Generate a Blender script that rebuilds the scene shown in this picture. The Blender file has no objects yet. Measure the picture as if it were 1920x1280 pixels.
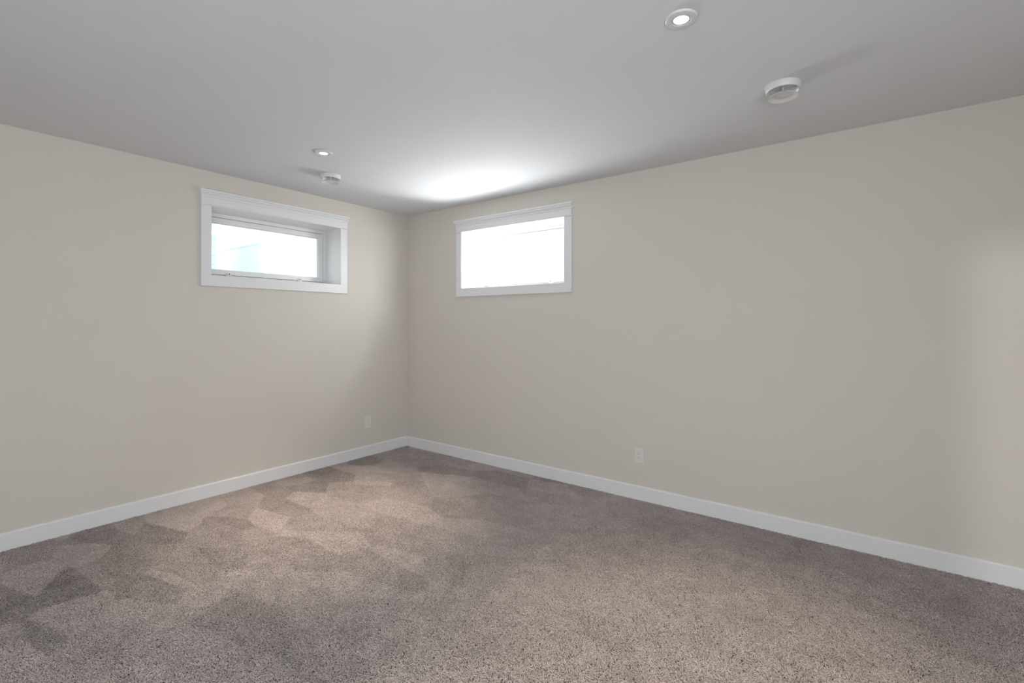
import bpy, bmesh, math, random
import numpy as np
from mathutils import Vector, Matrix

SC = bpy.context.scene
COL = SC.collection
PI = math.pi

# ---------------------------------------------------------------- camera
F_PX, YAW, PITCH, ROLL, SHIFT = 902.86, 0.64731933, 0.00115512, 0.00183846, -36.686
cam_data = bpy.data.cameras.new('camera')
cam_data.sensor_width = 36.0
cam_data.lens = F_PX / 1920 * 36.0
cam_data.shift_y = SHIFT / 1920
cam_data.clip_start = 0.05
cam = bpy.data.objects.new('camera', cam_data)
COL.objects.link(cam)
fw = Vector((-math.sin(YAW) * math.cos(PITCH), math.cos(YAW) * math.cos(PITCH), math.sin(PITCH)))
rt = Vector((math.cos(YAW), math.sin(YAW), 0))
up = rt.cross(fw)
r2 = rt * math.cos(ROLL) + up * math.sin(ROLL)
u2 = -rt * math.sin(ROLL) + up * math.cos(ROLL)
CAM = Vector((3.99225, -3.42803, 1.30981))
m = Matrix.Identity(4)
for i in range(3):
    m[i][0], m[i][1], m[i][2], m[i][3] = r2[i], u2[i], -fw[i], CAM[i]
cam.matrix_world = m
SC.camera = cam

# ---------------------------------------------------------------- world, large lights, exposure
SC.view_settings.view_transform = 'Standard'
SC.view_settings.look = 'None'
SC.view_settings.exposure = 0.03
SC.view_settings.gamma = 1.0
SC.view_settings.use_curve_mapping = False
SC.cycles.use_denoising = True
SC.cycles.max_bounces = 12
SC.cycles.diffuse_bounces = 8
SC.cycles.sample_clamp_indirect = 6.0
SC.cycles.caustics_reflective = False
SC.cycles.caustics_refractive = False

world = bpy.data.worlds.new('overcast_sky')
SC.world = world
world.use_nodes = True
bg = world.node_tree.nodes['Background']
bg.inputs['Color'].default_value = (0.93, 0.97, 1.0, 1)
bg.inputs['Strength'].default_value = 2.25


def area(name, loc, direction, sx, sy, power, color=(1, 1, 1), spread=180, portal=False):
    d = bpy.data.lights.new(name, 'AREA')
    d.shape = 'RECTANGLE'
    d.size, d.size_y = sx, sy
    d.energy = power
    d.color = color
    d.spread = math.radians(spread)
    if portal:
        d.cycles.is_portal = True
    o = bpy.data.objects.new(name, d)
    COL.objects.link(o)
    o.location = loc
    dv = Vector(direction)
    o.rotation_euler = dv.to_track_quat('-Z', 'Y').to_euler()
    return o


# glare round the sunlit far-wall window: the bank outside and the two sides of its well
area('sunlit_bank_bounce', (1.374, 0.315, 1.905), (0, -1, 0.12), 1.06, 0.46, 4, (1.0, 0.99, 0.98))
area('sunlit_side_bounce', (0.93, 0.33, 1.90), (1, -0.5, 0.30), 0.40, 0.44, 44, (0.98, 0.99, 1.0))
area('sunlit_side_bounce', (1.82, 0.318, 1.99), (-1.82, -0.80, -0.30), 0.40, 0.28, 3.6, (0.99, 0.99, 1.0), spread=85)
area('bright_sky_near_sun', (4.0, 1.4, 4.9), (-4.0, -1.9, -4.0), 1.4, 2.6, 850, (1.0, 0.995, 0.98))
# unseen fill lights added behind the camera to lift walls and floor
area('rear_fill_light', (3.45, -5.30, 1.30), (-0.48, 1, 0.03), 3.7, 1.8, 58, (0.92, 0.965, 1.0), spread=135)
area('side_fill_light', (5.50, -4.1, 0.95), (-1, 0.08, -0.05), 1.6, 1.8, 56, (0.95, 0.98, 1.0))
# openings that lead the sky light in
area('portal_light', (-0.27, -1.361, 1.92), (1, 0, 0), 1.1, 0.55, 1, portal=True)
area('portal_light', (1.374, 0.27, 1.905), (0, -1, 0), 1.15, 0.56, 1, portal=True)


def spot(name, loc, direction, power, color, cone, blend, radius):
    d = bpy.data.lights.new(name, 'SPOT')
    d.energy, d.color = power, color
    d.spot_size, d.spot_blend = math.radians(cone), blend
    d.shadow_soft_size = radius
    o = bpy.data.objects.new(name, d)
    COL.objects.link(o)
    o.location = loc
    o.rotation_euler = Vector(direction).to_track_quat('-Z', 'Y').to_euler()
    return o


# lamp in the hallway beyond the doorway behind the camera
spot('hallway_lamp', (4.678, -7.4, 2.137), (0.05, 7.4, -1.1), 330, (1.0, 0.98, 0.95), 40, 0.6, 0.045)

# ---------------------------------------------------------------- materials


def mat(name, color, rough=0.5, spec=0.5, bump=None, bump_scale=200.0, mottle=0.0):
    mt = bpy.data.materials.new(name)
    mt.use_nodes = True
    nt = mt.node_tree
    b = nt.nodes['Principled BSDF']
    b.inputs['Base Color'].default_value = (*color, 1)
    b.inputs['Roughness'].default_value = rough
    b.inputs['Specular IOR Level'].default_value = spec
    geo = nt.nodes.new('ShaderNodeNewGeometry')
    if bump:
        n = nt.nodes.new('ShaderNodeTexNoise')
        n.inputs['Scale'].default_value = bump_scale
        n.inputs['Detail'].default_value = 3
        nt.links.new(geo.outputs['Position'], n.inputs['Vector'])
        bp = nt.nodes.new('ShaderNodeBump')
        bp.inputs['Strength'].default_value = bump
        bp.inputs['Distance'].default_value = 0.001
        nt.links.new(n.outputs['Fac'], bp.inputs['Height'])
        nt.links.new(bp.outputs['Normal'], b.inputs['Normal'])
    if mottle:
        n = nt.nodes.new('ShaderNodeTexNoise')
        n.inputs['Scale'].default_value = 2.5
        n.inputs['Detail'].default_value = 4
        nt.links.new(geo.outputs['Position'], n.inputs['Vector'])
        mr = nt.nodes.new('ShaderNodeMapRange')
        mr.inputs['From Min'].default_value = 0.3
        mr.inputs['From Max'].default_value = 0.7
        mr.inputs['To Min'].default_value = 1 - mottle
        mr.inputs['To Max'].default_value = 1 + mottle
        nt.links.new(n.outputs['Fac'], mr.inputs['Value'])
        vm = nt.nodes.new('ShaderNodeVectorMath')
        vm.operation = 'SCALE'
        vm.inputs[0].default_value = color
        nt.links.new(mr.outputs['Result'], vm.inputs['Scale'])
        nt.links.new(vm.outputs['Vector'], b.inputs['Base Color'])
    return mt


def emit(name, color, strength):
    mt = bpy.data.materials.new(name)
    mt.use_nodes = True
    nt = mt.node_tree
    nt.nodes.clear()
    e = nt.nodes.new('ShaderNodeEmission')
    e.inputs['Color'].default_value = (*color, 1)
    e.inputs['Strength'].default_value = strength
    o = nt.nodes.new('ShaderNodeOutputMaterial')
    nt.links.new(e.outputs[0], o.inputs[0])
    return mt


def glass_mat():
    mt = bpy.data.materials.new('clear_glass')
    mt.use_nodes = True
    nt = mt.node_tree
    nt.nodes.clear()
    t = nt.nodes.new('ShaderNodeBsdfTransparent')
    t.inputs['Color'].default_value = (0.97, 0.985, 0.98, 1)
    g = nt.nodes.new('ShaderNodeBsdfGlossy')
    g.inputs['Roughness'].default_value = 0.02
    fr = nt.nodes.new('ShaderNodeFresnel')
    geo = nt.nodes.new('ShaderNodeNewGeometry')
    ior = nt.nodes.new('ShaderNodeMapRange')     # both faces of the pane meet air on their outer side
    ior.inputs['To Min'].default_value = 1.45
    ior.inputs['To Max'].default_value = 1 / 1.45
    nt.links.new(geo.outputs['Backfacing'], ior.inputs['Value'])
    nt.links.new(ior.outputs['Result'], fr.inputs['IOR'])
    mx = nt.nodes.new('ShaderNodeMixShader')
    o = nt.nodes.new('ShaderNodeOutputMaterial')
    nt.links.new(fr.outputs[0], mx.inputs[0])
    nt.links.new(t.outputs[0], mx.inputs[1])
    nt.links.new(g.outputs[0], mx.inputs[2])
    nt.links.new(mx.outputs[0], o.inputs[0])
    return mt


def carpet_mat():
    """Taupe twisted yarn; the world-space noise paints vacuum-stroke shading and mottling into its colour."""
    mt = bpy.data.materials.new('carpet_yarn')
    mt.use_nodes = True
    nt = mt.node_tree
    L = nt.links.new
    b = nt.nodes['Principled BSDF']
    b.inputs['Roughness'].default_value = 0.85
    b.inputs['Specular IOR Level'].default_value = 0.15
    geo = nt.nodes.new('ShaderNodeNewGeometry')

    def math_(op, a, bb, clamp=False):
        n = nt.nodes.new('ShaderNodeMath')
        n.operation = op
        n.use_clamp = clamp
        for k, v in ((0, a), (1, bb)):
            if isinstance(v, (int, float)):
                n.inputs[k].default_value = v
            else:
                L(v, n.inputs[k])
        return n.outputs[0]

    def rng(v, a0, a1, b0, b1):
        n = nt.nodes.new('ShaderNodeMapRange')
        for k, x in (('From Min', a0), ('From Max', a1), ('To Min', b0), ('To Max', b1)):
            n.inputs[k].default_value = x
        L(v, n.inputs['Value'])
        return n.outputs['Result']

    def noise(scale, detail, vec, dist=0.0):
        n = nt.nodes.new('ShaderNodeTexNoise')
        n.inputs['Scale'].default_value = scale
        n.inputs['Detail'].default_value = detail
        n.inputs['Distortion'].default_value = dist
        L(vec, n.inputs['Vector'])
        return n.outputs['Fac']

    def mapping(scale, rot=0.0, loc=(0, 0, 0)):
        n = nt.nodes.new('ShaderNodeMapping')
        n.inputs['Scale'].default_value = scale
        n.inputs['Rotation'].default_value = (0, 0, rot)
        n.inputs['Location'].default_value = loc
        L(geo.outputs['Position'], n.inputs['Vector'])
        return n.outputs['Vector']

    # vacuum strokes: pile-lean shading painted as elongated cells out from the left wall
    v = nt.nodes.new('ShaderNodeTexVoronoi')
    v.feature = 'SMOOTH_F1'
    v.inputs['Scale'].default_value = 1.0
    v.inputs['Smoothness'].default_value = 0.07
    wob = nt.nodes.new('ShaderNodeTexNoise')
    wob.inputs['Scale'].default_value = 2.2
    L(geo.outputs['Position'], wob.inputs['Vector'])
    mixv = nt.nodes.new('ShaderNodeVectorMath')
    mixv.operation = 'MULTIPLY_ADD'
    mixv.inputs[1].default_value = (0.32, 0.32, 0.0)
    L(wob.outputs['Color'], mixv.inputs[0])
    L(mapping((2.3, 4.8, 0.0), 0.45, (5.3, 2.1, 0)), mixv.inputs[2])
    L(mixv.outputs['Vector'], v.inputs['Vector'])
    sep = nt.nodes.new('ShaderNodeSeparateColor')
    L(v.outputs['Color'], sep.inputs['Color'])
    stroke = rng(sep.outputs[0], 0.0, 1.0, -1.0, 1.0)
    # strokes show most near the left wall and fade across the room
    sx = nt.nodes.new('ShaderNodeSeparateXYZ')
    L(geo.outputs['Position'], sx.inputs[0])
    fade = rng(sx.outputs['X'], 0.3, 2.6, 1.0, 0.22)
    stroke = math_('MULTIPLY', stroke, math_('MULTIPLY', fade, 0.25))
    cloud = rng(noise(1.3, 5, mapping((1, 1, 0)), 0.6), 0.3, 0.7, -0.10, 0.10)
    fine = rng(noise(9.0, 4, mapping((1, 1, 0), 0.2, (3, 7, 0))), 0.3, 0.7, -0.10, 0.10)
    tone = nt.nodes.new('ShaderNodeAttribute')
    tone.attribute_name = 'tone'
    tn = rng(tone.outputs['Fac'], 0, 1, -0.30, 0.30)
    tot = math_('ADD', math_('ADD', stroke, cloud), math_('ADD', fine, tn))
    tot = math_('ADD', tot, 1.0)
    vm = nt.nodes.new('ShaderNodeVectorMath')
    vm.operation = 'SCALE'
    vm.inputs[0].default_value = (0.550, 0.487, 0.468)
    L(tot, vm.inputs['Scale'])
    L(vm.outputs['Vector'], b.inputs['Base Color'])
    return mt


M = {
    'wall': mat('beige_wall_paint', (0.630, 0.598, 0.549), 0.75, 0.25, 0.12, 260, 0.008),
    'ceiling': mat('white_ceiling_paint', (0.700, 0.715, 0.745), 0.85, 0.2, 0.10, 120, 0.010),
    'trim': mat('white_trim_paint', (0.75, 0.755, 0.765), 0.40, 0.4, 0.03, 150),
    'vinyl': mat('white_window_vinyl', (0.74, 0.745, 0.755), 0.35, 0.5, 0.02, 300),
    'plastic': mat('white_plastic', (0.715, 0.690, 0.655), 0.35, 0.5, 0.02, 400),
    'metal': mat('white_enamelled_metal', (0.68, 0.685, 0.69), 0.35, 0.5, 0.02, 300),
    'slot': mat('dark_slot', (0.06, 0.055, 0.05), 0.6, 0.3, 0.05, 500),
    'gasket': mat('grey_gasket', (0.16, 0.16, 0.16), 0.7, 0.3, 0.05, 500),
    'seam': mat('plastic_seam', (0.36, 0.34, 0.32), 0.6, 0.3, 0.02, 500),
    'backing': mat('carpet_backing', (0.10, 0.078, 0.068), 0.95, 0.05, 0.5, 300, 0.1),
    'fence': mat('weathered_white_boards', (0.90, 0.91, 0.92), 0.7, 0.2, 0.4, 30, 0.05),
    'siding': mat('pale_blue_siding', (0.46, 0.64, 0.82), 0.7, 0.2, 0.3, 40, 0.03),
    'ground': mat('pale_gravel_ground', (0.5, 0.48, 0.45), 0.9, 0.1, 0.8, 60, 0.15),
    'lens': emit('lit_lamp_lens', (1.0, 0.97, 0.92), 4.0),
    'glass': glass_mat(),
    'carpet': carpet_mat(),
}

# ---------------------------------------------------------------- mesh helpers


def link(name, me, material, parent=None, smooth=False, bevel=0.0, segs=2):
    o = bpy.data.objects.new(name, me)
    COL.objects.link(o)
    me.materials.append(material)
    if smooth:
        for p in me.polygons:
            p.use_smooth = True
    if parent:
        o.parent = parent
    if bevel:
        md = o.modifiers.new('edge', 'BEVEL')
        md.width = bevel
        md.segments = segs
        md.limit_method = 'ANGLE'
    return o


def mesh_from(verts, faces, name='m'):
    me = bpy.data.meshes.new(name)
    me.from_pydata([tuple(v) for v in verts], [], faces)
    bm = bmesh.new()
    bm.from_mesh(me)
    bmesh.ops.recalc_face_normals(bm, faces=bm.faces)
    bm.to_mesh(me)
    bm.free()
    return me


def boxes(*bs):
    V, Fc = [], []
    for (x0, y0, z0, x1, y1, z1) in bs:
        k = len(V)
        V += [(x, y, z) for z in (z0, z1) for (x, y) in ((x0, y0), (x1, y0), (x1, y1), (x0, y1))]
        Fc += [tuple(k + i for i in f) for f in ((0, 1, 2, 3), (4, 5, 6, 7), (0, 1, 5, 4), (1, 2, 6, 5), (2, 3, 7, 6), (3, 0, 4, 7))]
    return mesh_from(V, Fc)


def frame_mesh(x0, z0, x1, z1, wl, wr, wb, wt, y0, y1):
    """One mitred rectangular frame (outer x0..x1, z0..z1), members of the given widths, between depths y0 and y1."""
    out = [(x0, z0), (x1, z0), (x1, z1), (x0, z1)]
    inn = [(x0 + wl, z0 + wb), (x1 - wr, z0 + wb), (x1 - wr, z1 - wt), (x0 + wl, z1 - wt)]
    V = [(x, y0, z) for x, z in out] + [(x, y0, z) for x, z in inn] + [(x, y1, z) for x, z in out] + [(x, y1, z) for x, z in inn]
    Fc = []
    for i in range(4):
        j = (i + 1) % 4
        Fc += [(i, j, 4 + j, 4 + i), (8 + i, 8 + j, 12 + j, 12 + i), (i, j, 8 + j, 8 + i), (4 + i, 4 + j, 12 + j, 12 + i)]
    return mesh_from(V, Fc)


def lathe(profile, n=64, axis='z'):
    V, Fc = [], []
    for (r, z) in profile:
        for k in range(n):
            a = 2 * PI * k / n
            V.append((r * math.cos(a), r * math.sin(a), z))
    for i in range(len(profile) - 1):
        for k in range(n):
            k2 = (k + 1) % n
            Fc.append((i * n + k, i * n + k2, (i + 1) * n + k2, (i + 1) * n + k))
    me = mesh_from(V, Fc)
    bm = bmesh.new()
    bm.from_mesh(me)
    bmesh.ops.remove_doubles(bm, verts=bm.verts, dist=1e-6)
    bmesh.ops.recalc_face_normals(bm, faces=bm.faces)
    bm.to_mesh(me)
    bm.free()
    return me


def moulding(xl, xr, profile):
    """A moulding with mitred returns: profile is (overhang past xl/xr, projection from the wall, z)."""
    V, Fc = [], []
    for (e, t, z) in profile:
        V += [(xl - e, 0, z), (xl - e, -t, z), (xr + e, -t, z), (xr + e, 0, z)]
    n = len(profile)
    for i in range(n - 1):
        for k in range(3):
            Fc.append((4 * i + k, 4 * i + k + 1, 4 * i + k + 5, 4 * i + k + 4))
        Fc.append((4 * i + 3, 4 * i, 4 * i + 4, 4 * i + 7))
    Fc += [(0, 1, 2, 3), tuple(4 * (n - 1) + k for k in range(4))]
    return mesh_from(V, Fc)


def empty(name, loc, rz=0.0):
    o = bpy.data.objects.new(name, None)
    COL.objects.link(o)
    o.location = loc
    o.rotation_euler = (0, 0, rz)
    o.empty_display_size = 0.05
    return o


def tag(o, label=None, cat=None, group=None, kind=None):
    for k, v in (('label', label), ('category', cat), ('group', group), ('kind', kind)):
        if v:
            o[k] = v
    return o


def struct(o, label, cat):
    return tag(o, label, cat, None, 'structure')


# ---------------------------------------------------------------- room shell
H = 2.44
XR, YB = 5.6, -5.4           # side wall and back wall (both out of the picture)
TH = 0.25                    # outer wall thickness
LW = dict(c=-1.361, w=1.092, z0=1.659, z1=2.178)     # opening in the left wall (along y)
RW = dict(c=1.374, w=1.148, z0=1.638, z1=2.174)      # opening in the far wall (along x)
J = 0.016                    # jamb liner thickness

struct(link('floor', boxes((-TH, YB - 2.6, -0.20, XR + 0.2, TH, -0.012)), M['backing']), 'dark carpet backing covering the basement floor', 'floor')
struct(link('ceiling', boxes((-TH, YB - 2.6, H, XR + 0.2, TH, H + 0.2)), M['ceiling']), 'plain smooth white painted ceiling', 'ceiling')


def wall_with_hole(a0, a1, c, w, z0, z1, swap):
    h0, h1 = c - w / 2 - J, c + w / 2 + J
    zz0, zz1 = z0 - J, z1 + J
    parts = [(a0, h0, -0.2, H + 0.1), (h1, a1, -0.2, H + 0.1), (h0, h1, -0.2, zz0), (h0, h1, zz1, H + 0.1)]
    # drawn as one welded sheet with thickness
    xs = [a0, h0, h1, a1]
    zs = [-0.012, zz0, zz1, H]
    V, Fc = [], []
    for d in (0.0, TH):
        for z in zs:
            for x in xs:
                V.append((-d, x, z) if swap else (x, d, z))
    for s in (0, 16):
        for r in range(3):
            for q in range(3):
                if r == 1 and q == 1:
                    continue
                i = s + r * 4 + q
                Fc.append((i, i + 1, i + 5, i + 4))
    rim = [5, 6, 10, 9]
    for k in range(4):
        a, b = rim[k], rim[(k + 1) % 4]
        Fc.append((a, b, b + 16, a + 16))
    edge = [0, 1, 2, 3, 7, 11, 15, 14, 13, 12, 8, 4]
    for k in range(len(edge)):
        a, b = edge[k], edge[(k + 1) % len(edge)]
        Fc.append((a, b, b + 16, a + 16))
    return mesh_from(V, Fc)


struct(link('wall_left', wall_with_hole(YB - 0.15, 0.0, LW['c'], LW['w'], LW['z0'], LW['z1'], True), M['wall']),
       'beige painted left wall with the clear awning window', 'wall')
struct(link('wall_right', wall_with_hole(0.0, XR + 0.15, RW['c'], RW['w'], RW['z0'], RW['z1'], False), M['wall']),
       'beige painted right wall with the glaring white window', 'wall')
struct(link('wall_side', boxes((XR, YB, -0.012, XR + 0.15, 0.0, H)), M['wall']), 'beige painted wall out of view on the right', 'wall')
# back wall with a doorway to the hallway
struct(link('wall_back', boxes((0.0, YB - 0.15, -0.012, 4.60, YB, H), (5.40, YB - 0.15, -0.012, XR, YB, H), (4.60, YB - 0.15, 2.03, 5.40, YB, H)), M['wall']),
       'beige painted wall behind the camera with an open doorway', 'wall')
struct(link('wall_hallway', boxes((4.2, YB - 2.4, -0.012, 4.3, YB - 0.15, H), (5.5, YB - 2.4, -0.012, 5.6, YB - 0.15, H), (4.2, YB - 2.5, -0.012, 5.6, YB - 2.4, H)), M['wall']),
       'beige hallway walls beyond the doorway', 'wall')

BH, BT = 0.1000, 0.015


def base_profile(a0, a1, swap, mitre0):
    prof = [(0.0, -0.012), (BT, -0.012), (BT, BH - 0.0085), (BT - 0.0055, BH - 0.0015), (BT - 0.0075, BH), (0.0, BH)]
    V = []
    for end, s in ((a0, 1 if mitre0 else 0), (a1, 0)):
        for (t, z) in prof:
            if swap:    # along y on the left wall, corner end is a0 = 0
                V.append((t, end - s * t, z))
            else:
                V.append((end + s * t, -t, z))
    n = len(prof)
    Fc = [(k, (k + 1) % n, n + (k + 1) % n, n + k) for k in range(n)]
    Fc += [tuple(range(n)), tuple(range(n, 2 * n))]
    return mesh_from(V, Fc)


struct(link('baseboard_left', base_profile(-0.0003, YB, True, True), M['trim']), 'white flat baseboard along the left wall', 'baseboard')
struct(link('baseboard_right', base_profile(0.0003, XR, False, True), M['trim']), 'white flat baseboard along the right wall', 'baseboard')

# ---------------------------------------------------------------- windows


def window(name, loc, rz, w, z0, z1, label):
    root = empty(name, loc, rz)
    struct(root, label, 'window')
    a, b = -w / 2, w / 2
    CW, CB, CT = 0.070, 0.080, 0.018
    # flat casing boards
    for s in (-1, 1):
        x0, x1 = (a - CW, a) if s < 0 else (b, b + CW)
        link('side_casing', boxes((x0, -CT, z0, x1, 0, z1 + 0.002)), M['trim'], root, bevel=0.0015)
    link('bottom_casing', boxes((a - CW, -CT, z0 - CB, b + CW, 0, z0)), M['trim'], root, bevel=0.0015)
    xl, xr = a - CW, b + CW
    zb = z1 + 0.002
    # bead under the head board
    link('bead_moulding', moulding(xl, xr, [(0.002, 0.022, zb), (0.005, 0.026, zb + 0.003), (0.006, 0.027, zb + 0.006), (0.005, 0.026, zb + 0.009), (0.002, 0.022, zb + 0.012)]), M['trim'], root)
    zf = zb + 0.012
    link('head_casing', boxes((xl, -0.020, zf, xr, 0, zf + 0.062)), M['trim'], root, bevel=0.001)
    zc = zf + 0.050
    link('crown_moulding', moulding(xl, xr, [(e * 0.5, t, z) for e, t, z in (
        (0.001, 0.021, zc), (0.006, 0.026, zc + 0.0005), (0.006, 0.026, zc + 0.008), (0.003, 0.023, zc + 0.0095), (0.005, 0.025, zc + 0.014),
        (0.010, 0.030, zc + 0.020), (0.016, 0.036, zc + 0.024), (0.018, 0.038, zc + 0.0245), (0.018, 0.038, zc + 0.031), (0.016, 0.036, zc + 0.033),
        (0.019, 0.039, zc + 0.036), (0.024, 0.044, zc + 0.0385), (0.025, 0.045, zc + 0.040), (0.025, 0.045, zc + 0.051), (0.023, 0.043, zc + 0.053))]), M['trim'], root)
    # jamb liner from the casing back to the window unit, set back a little from the casing edge
    D = 0.232
    g = 0.003
    link('jamb_liner', frame_mesh(a - J, z0 - J, b + J, z1 + J, J - g, J - g, J - g, J - g, -0.001, TH), M['trim'], root)
    # fixed vinyl frame
    fa, fb, fz0, fz1 = a - g, b + g, z0 - g, z1 + g
    FW = 0.030
    fr = link('window_frame', frame_mesh(fa, fz0, fb, fz1, FW, FW, FW + 0.002, FW, D, D + 0.07), M['vinyl'], root, bevel=0.002)
    # dark gap, then sash
    sa, sb, sz0, sz1 = fa + FW, fb - FW, fz0 + FW + 0.002, fz1 - FW
    link('gasket', frame_mesh(sa, sz0, sb, sz1, 0.0035, 0.0035, 0.0035, 0.0035, D + 0.006, D + 0.06), M['gasket'], fr)
    q = 0.0032
    sash = link('sash', frame_mesh(sa + q, sz0 + q, sb - q, sz1 - q, 0.043, 0.043, 0.038, 0.043, D - 0.002, D + 0.05), M['vinyl'], root, bevel=0.003)
    ga, gb, gz0, gz1 = sa + q + 0.043, sb - q - 0.043, sz0 + q + 0.038, sz1 - q - 0.043
    link('glazing_bead', frame_mesh(ga - 0.001, gz0 - 0.001, gb + 0.001, gz1 + 0.001, 0.006, 0.006, 0.006, 0.006, D + 0.012, D + 0.024), M['gasket'] if False else M['vinyl'], sash)
    link('glass_pane', boxes((ga - 0.002, D + 0.018, gz0 - 0.002, gb + 0.002, D + 0.022, gz1 + 0.002)), M['glass'], sash)
    # two small cam latches on the bottom of the sash
    for px in (a + 0.20 * w, a + 0.755 * w):
        lt = link('latch', boxes((px - 0.022, D - 0.012, sz0 - 0.012, px + 0.022, D - 0.001, sz0 + 0.004), (px - 0.009, D - 0.020, sz0 - 0.004, px + 0.009, D - 0.011, sz0 + 0.022)), M['vinyl'], root, bevel=0.0025)
        sc = lathe([(0.0, -0.002), (0.0045, -0.002), (0.0045, 0.0), (0.0, 0.0)], 16)
        so = link('latch_screw', sc, M['slot'], lt)
        so.location = (px + 0.002, D - 0.0205, sz0 + 0.012)
        so.rotation_euler = (PI / 2, 0, 0)
    # hinge block in the upper far corner
    link('hinge', boxes((sb - 0.006, D - 0.007, sz1 - 0.040, sb + 0.016, D + 0.001, sz1 + 0.004)), M['vinyl'], root, bevel=0.002)
    return root


window('window_1', (0, LW['c'], 0), PI / 2, LW['w'], LW['z0'], LW['z1'], 'awning window showing a pale fence outside, in the left wall')
window('window_2', (RW['c'], 0, 0), 0, RW['w'], RW['z0'], RW['z1'], 'blown-out white window in the right wall')

# ---------------------------------------------------------------- wall outlets


def rounded_plate(w, h, t, lip, edge=0.004):
    """Cover plate: bevelled edge, front face at y = -t."""
    e = edge
    rings = [(w / 2, h / 2, 0.0), (w / 2, h / 2, -t * 0.45), (w / 2 - e * 0.35, h / 2 - e * 0.35, -t * 0.8), (w / 2 - e, h / 2 - e, -t)]
    V, Fc = [], []
    for (x, z, y) in rings:
        V += [(-x, y, -z), (x, y, -z), (x, y, z), (-x, y, z)]
    for i in range(3):
        for k in range(4):
            k2 = (k + 1) % 4
            Fc.append((4 * i + k, 4 * i + k2, 4 * i + 4 + k2, 4 * i + 4 + k))
    Fc += [(0, 1, 2, 3), (12, 13, 14, 15)]
    return mesh_from(V, Fc)


def outlet(loc, rz, label):
    r = empty('wall_outlet', loc, rz)
    tag(r, label, 'outlet', 'duplex wall outlets')
    cp = link('cover_plate', rounded_plate(0.070, 0.117, 0.0065, 0.001, 0.005), M['plastic'], r)
    for sz in (-1, 1):
        s = link('screw', lathe([(0.0, -0.0006), (0.0026, -0.0006), (0.003, 0.0), (0.0, 0.0)], 20), M['plastic'], cp, True)
        s.rotation_euler = (-PI / 2, 0, 0)
        s.location = (0, -0.0062, sz * 0.0485)
        s.scale = (1, 1, -1)
    ins = link('receptacle', rounded_plate(0.033, 0.067, 0.0022, 0.0, 0.001), M['plastic'], r)
    ins.location = (0, -0.0065, 0)
    link('receptacle_gap', frame_mesh(-0.0175, -0.0345, 0.0175, 0.0345, 0.0009, 0.0009, 0.0009, 0.0009, -0.0068, -0.006), M['seam'], r)
    for cz in (0.0165, -0.0165):
        for sx, hh in ((-0.0064, 0.0085), (0.0064, 0.0068)):
            link('slot', boxes((sx - 0.0011, -0.0002, cz + 0.004 - hh / 2 + 0.002, sx + 0.0011, 0.0, cz + 0.004 + hh / 2 + 0.002)), M['slot'], ins).location = (0, -0.0022, 0)
        gnd = link('ground_hole', lathe([(0.0, 0.0), (0.0027, 0.0), (0.0027, -0.0003), (0.0, -0.0003)], 20), M['slot'], ins)
        gnd.rotation_euler = (-PI / 2, 0, 0)
        gnd.location = (0, -0.0022, cz - 0.0062)
    return r


outlet((0, -0.501, 0.3275), PI / 2, 'white duplex outlet low on the left wall near the corner')
outlet((2.588, 0, 0.3225), 0, 'white duplex outlet on the right wall above its baseboard')

# ---------------------------------------------------------------- ceiling fittings
WARM = (1.0, 0.84, 0.62)


def recessed_light(x, y, label, power, cone):
    r = empty('recessed_light', (x, y, H))
    tag(r, label, 'ceiling light', 'recessed ceiling lights')
    link('trim_ring', lathe([(0.0335, -0.0005), (0.0335, -0.0078), (0.0345, -0.0088), (0.0400, -0.0088), (0.0520, -0.0080), (0.0555, -0.0068), (0.0565, -0.0045), (0.0565, -0.0002)], 96), M['metal'], r, True)
    link('inner_ring', lathe([(0.0262, -0.0012), (0.0268, -0.0060), (0.0282, -0.0074), (0.0308, -0.0074), (0.0325, -0.0060), (0.0325, -0.0012)], 72), M['metal'], r, True)
    link('lens', lathe([(0.0, -0.0050), (0.018, -0.0048), (0.0264, -0.0040), (0.0264, -0.0012), (0.0, -0.0012)], 64), M['lens'], r, True)
    s = spot('lamp_light', (0, 0, -0.016), (0, 0, -1), power, WARM, cone, 1.0, 0.027)
    s.parent = r
    return r


recessed_light(3.414, -1.625, 'round lit recessed light near the top edge, far from both windows', 128, 62)
recessed_light(1.052, -1.625, 'small round lit recessed light just above the fence-view window and its air vent', 205, 58)


def air_vent(x, y, rz, label):
    k = 1.05
    r = empty('ceiling_air_vent', (x, y, H), rz)
    tag(r, label, 'air vent', 'round ceiling air vents')
    link('outer_ring', lathe([(a * k, b) for a, b in ((0.0725, -0.0002), (0.0728, -0.004), (0.0718, -0.016), (0.0695, -0.027), (0.0670, -0.0305), (0.0655, -0.0308), (0.0640, -0.0295),
                              (0.0600, -0.018), (0.0570, -0.004), (0.0565, -0.0004))], 96), M['metal'], r, True)
    link('throat', lathe([(0.0600, -0.0003), (0.0600, -0.0012), (0.0, -0.0012)], 48), M['metal'], r)
    link('bridge_bar', boxes((-0.0035, -0.0588, -0.012, 0.0035, 0.0588, -0.006)), M['metal'], r, bevel=0.0008)
    disc = link('centre_disc', lathe([(a * k, b) for a, b in ((0.0, -0.0400), (0.032, -0.0400), (0.040, -0.0425), (0.050, -0.0480), (0.0585, -0.0540), (0.0612, -0.0565), (0.0622, -0.0580), (0.0615, -0.0590),
                                      (0.0600, -0.0580), (0.050, -0.0530), (0.0400, -0.0485), (0.0365, -0.0475), (0.0350, -0.0480), (0.0, -0.0482))], 96), M['metal'], r, True)
    link('spindle', lathe([(0.0, -0.006), (0.005, -0.006), (0.005, -0.0402), (0.0, -0.0402)], 24), M['metal'], disc)
    return r


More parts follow.
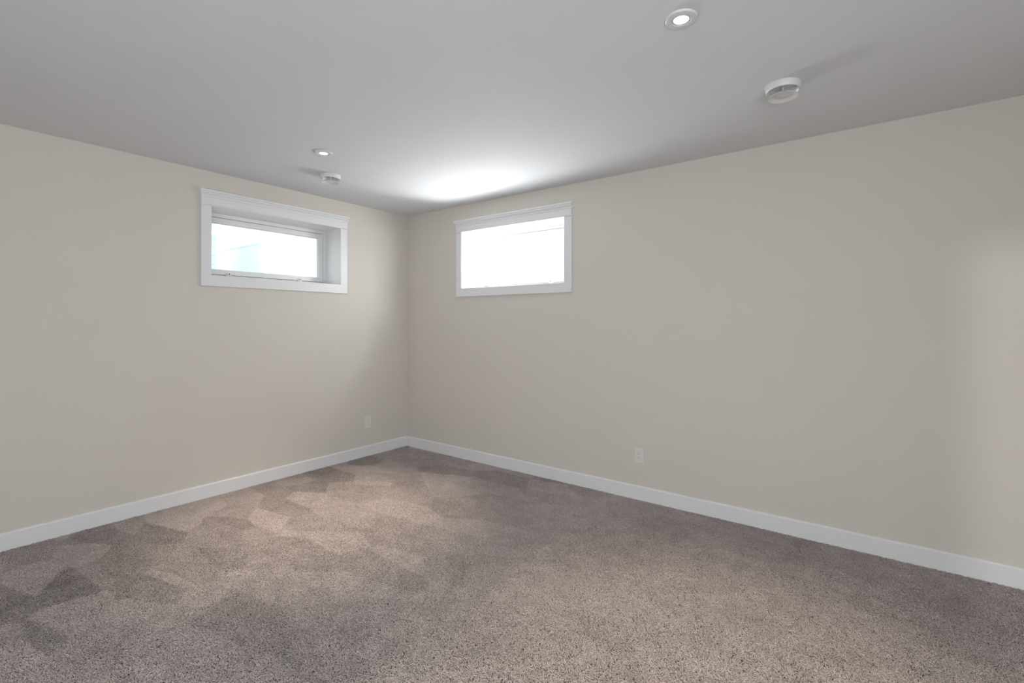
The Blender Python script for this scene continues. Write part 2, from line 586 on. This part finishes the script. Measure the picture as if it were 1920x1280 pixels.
air_vent(3.638, -0.826, 0.3, 'round white air vent nearer the right wall, with dropped centre disc')
air_vent(0.640, -1.315, 0.9, 'small round white air vent hanging just above the fence-view window')

# ---------------------------------------------------------------- carpet pile
rng = np.random.default_rng(7)
PATCH = 0.25


def pile_patch(n, seed):
    g = np.random.default_rng(seed)
    R, S = 5, 3
    root = g.uniform(0.0, PATCH, (n, 2)) - PATCH / 2
    az = g.uniform(0, 2 * PI, n)
    lean = g.uniform(0.45, 1.25, n)
    length = g.uniform(0.013, 0.020, n)
    curl = g.normal(0, 1.0, n)
    rad = g.uniform(0.0010, 0.0016, n)
    tone = np.clip(g.normal(0.5, 0.22, n), 0, 1)
    pts = np.zeros((n, R, 3))
    pts[:, 0, :2] = root
    pts[:, 0, 2] = -0.012
    d_az, d_el = az.copy(), np.full(n, 1.35)
    for k in range(1, R):
        st = length / (R - 1)
        el = 1.4 - lean * (k - 1) * 0.62
        a = az + curl * (k - 1) * 0.45
        pts[:, k, 0] = pts[:, k - 1, 0] + st * np.cos(el) * np.cos(a)
        pts[:, k, 1] = pts[:, k - 1, 1] + st * np.cos(el) * np.sin(a)
        pts[:, k, 2] = pts[:, k - 1, 2] + st * np.sin(el)
    pts[:, :, 2] = np.minimum(pts[:, :, 2], 0.003)
    tan = np.gradient(pts, axis=1)
    tan /= np.linalg.norm(tan, axis=2, keepdims=True) + 1e-9
    ref = np.stack([-np.sin(az), np.cos(az), np.zeros(n)], 1)[:, None, :].repeat(R, 1)
    bi = np.cross(tan, ref)
    bi /= np.linalg.norm(bi, axis=2, keepdims=True) + 1e-9
    nr = np.cross(bi, tan)
    prof = np.array([0.9, 1.0, 1.0, 1.0, 0.55])
    V = np.zeros((n, R, S, 3))
    for s in range(S):
        t = 2 * PI * s / S
        V[:, :, s] = pts + (rad[:, None] * prof[None])[:, :, None] * (math.cos(t) * nr + math.sin(t) * bi)
    V = V.reshape(-1, 3)
    base = (np.arange(n) * R * S)[:, None]
    q = []
    for k in range(R - 1):
        for s in range(S):
            s2 = (s + 1) % S
            q.append((k * S + s, k * S + s2, (k + 1) * S + s2, (k + 1) * S + s))
    q = np.array(q)
    quads = (base[:, :, None] + q[None]).reshape(-1, 4)
    tris = (base + np.array([[(R - 1) * S, (R - 1) * S + 1, (R - 1) * S + 2]]))
    me = bpy.data.meshes.new('pile')
    nv, nq, ntr = len(V), len(quads), len(tris)
    me.vertices.add(nv)
    me.vertices.foreach_set('co', V.astype(np.float32).ravel())
    me.loops.add(nq * 4 + ntr * 3)
    me.loops.foreach_set('vertex_index', np.concatenate([quads.ravel(), tris.ravel()]).astype(np.int32))
    me.polygons.add(nq + ntr)
    me.polygons.foreach_set('loop_start', np.concatenate([np.arange(nq) * 4, nq * 4 + np.arange(ntr) * 3]).astype(np.int32))
    me.polygons.foreach_set('use_smooth', np.ones(nq + ntr, dtype=bool))
    at = me.attributes.new('tone', 'FLOAT', 'POINT')
    at.data.foreach_set('value', np.repeat(tone, R * S).astype(np.float32))
    me.update(calc_edges=True)
    me.validate()
    me.materials.append(M['carpet'])
    return me


pile_col = bpy.data.collections.new('pile_patches')
for i in range(4):
    pile_col.objects.link(bpy.data.objects.new('pile_patch', pile_patch(4600, 100 + i)))

nx, ny = int(XR / PATCH) + 1, int(-YB / PATCH) + 1
PV = [(BT - 0.002 + PATCH * (i + 0.5), -(BT - 0.002) - PATCH * (j + 0.5), 0.0) for i in range(nx) for j in range(ny)]
PV = [p for p in PV if p[0] < XR - 0.1 and p[1] > YB + 0.1]
me = bpy.data.meshes.new('carpet_pile')
me.from_pydata(PV, [], [])
a = me.attributes.new('turn', 'FLOAT_VECTOR', 'POINT')
turn = np.zeros((len(PV), 3), dtype=np.float32)
turn[:, 2] = rng.integers(0, 4, len(PV)) * (PI / 2)
a.data.foreach_set('vector', turn.ravel())
pile = bpy.data.objects.new('carpet_pile', me)
COL.objects.link(pile)
me.materials.append(M['carpet'])
tag(pile, 'taupe brown twisted cut-pile carpet covering the whole floor', 'carpet', None, 'stuff')
ng = bpy.data.node_groups.new('pile_nodes', 'GeometryNodeTree')
ng.interface.new_socket('Geometry', in_out='INPUT', socket_type='NodeSocketGeometry')
ng.interface.new_socket('Geometry', in_out='OUTPUT', socket_type='NodeSocketGeometry')
gi, go = ng.nodes.new('NodeGroupInput'), ng.nodes.new('NodeGroupOutput')
ci = ng.nodes.new('GeometryNodeCollectionInfo')
ci.inputs['Collection'].default_value = pile_col
ci.inputs['Separate Children'].default_value = True
ci.inputs['Reset Children'].default_value = True
ip = ng.nodes.new('GeometryNodeInstanceOnPoints')
ip.inputs['Pick Instance'].default_value = True
na = ng.nodes.new('GeometryNodeInputNamedAttribute')
na.data_type = 'FLOAT_VECTOR'
na.inputs['Name'].default_value = 'turn'
er = ng.nodes.new('FunctionNodeEulerToRotation')
rv = ng.nodes.new('FunctionNodeRandomValue')
rv.data_type = 'INT'
for s in rv.inputs:
    if s.type == 'INT' and s.name == 'Max':
        s.default_value = 3
    if s.type == 'INT' and s.name == 'Min':
        s.default_value = 0
ng.links.new(gi.outputs[0], ip.inputs['Points'])
ng.links.new(ci.outputs[0], ip.inputs['Instance'])
ng.links.new([s for s in na.outputs if s.enabled][0], er.inputs[0])
ng.links.new(er.outputs[0], ip.inputs['Rotation'])
ng.links.new([s for s in rv.outputs if s.type == 'INT'][0], ip.inputs['Instance Index'])
ng.links.new(ip.outputs[0], go.inputs[0])
md = pile.modifiers.new('pile', 'NODES')
md.node_group = ng

# ---------------------------------------------------------------- outside the left window
struct(link('ground_outside', boxes((-16, -8, 1.35, -TH, 12, 1.42), (-TH, TH, 1.35, 8, 12, 1.42)), M['ground']), 'pale gravel ground outside the windows', 'ground')

fence = empty('board_fence', (-8.2, 2.35, 1.42))
tag(fence, 'pale vertical board fence seen through the left wall window', 'fence')
bw, fx0, fx1 = 0.14, -4.0, 4.2
n = int((fx1 - fx0) / bw)
bl = []
for i in range(n):
    x = fx0 + i * bw
    bl.append((x + 0.003, -0.012 + 0.004 * ((i * 7) % 3), 0.05, x + bw - 0.003, 0.010, 1.845))
link('board_panel', boxes(*bl), M['fence'], fence, bevel=0.002)
link('cap_rail', boxes((fx0, -0.025, 1.84, fx1, 0.025, 1.88)), M['fence'], fence, bevel=0.004)
for px in (0.32, 3.4):
    link('fence_post', boxes((px - 0.06, -0.11, 0, px + 0.06, -0.012, 2.02)), M['fence'], fence, bevel=0.005)

house = empty('neighbour_house', (-8.04, 1.27, 1.42))
tag(house, 'pale blue house corner at the left edge of the left window', 'house')
link('house_wall', boxes(*[(-2.0, -0.6, 0.2 * k, 0.0, 0.0, 0.2 * k + 0.195) for k in range(17)]), M['siding'], house)
link('white_band', boxes((-2.02, -0.62, 1.87, 0.02, 0.02, 2.00)), M['fence'], house)
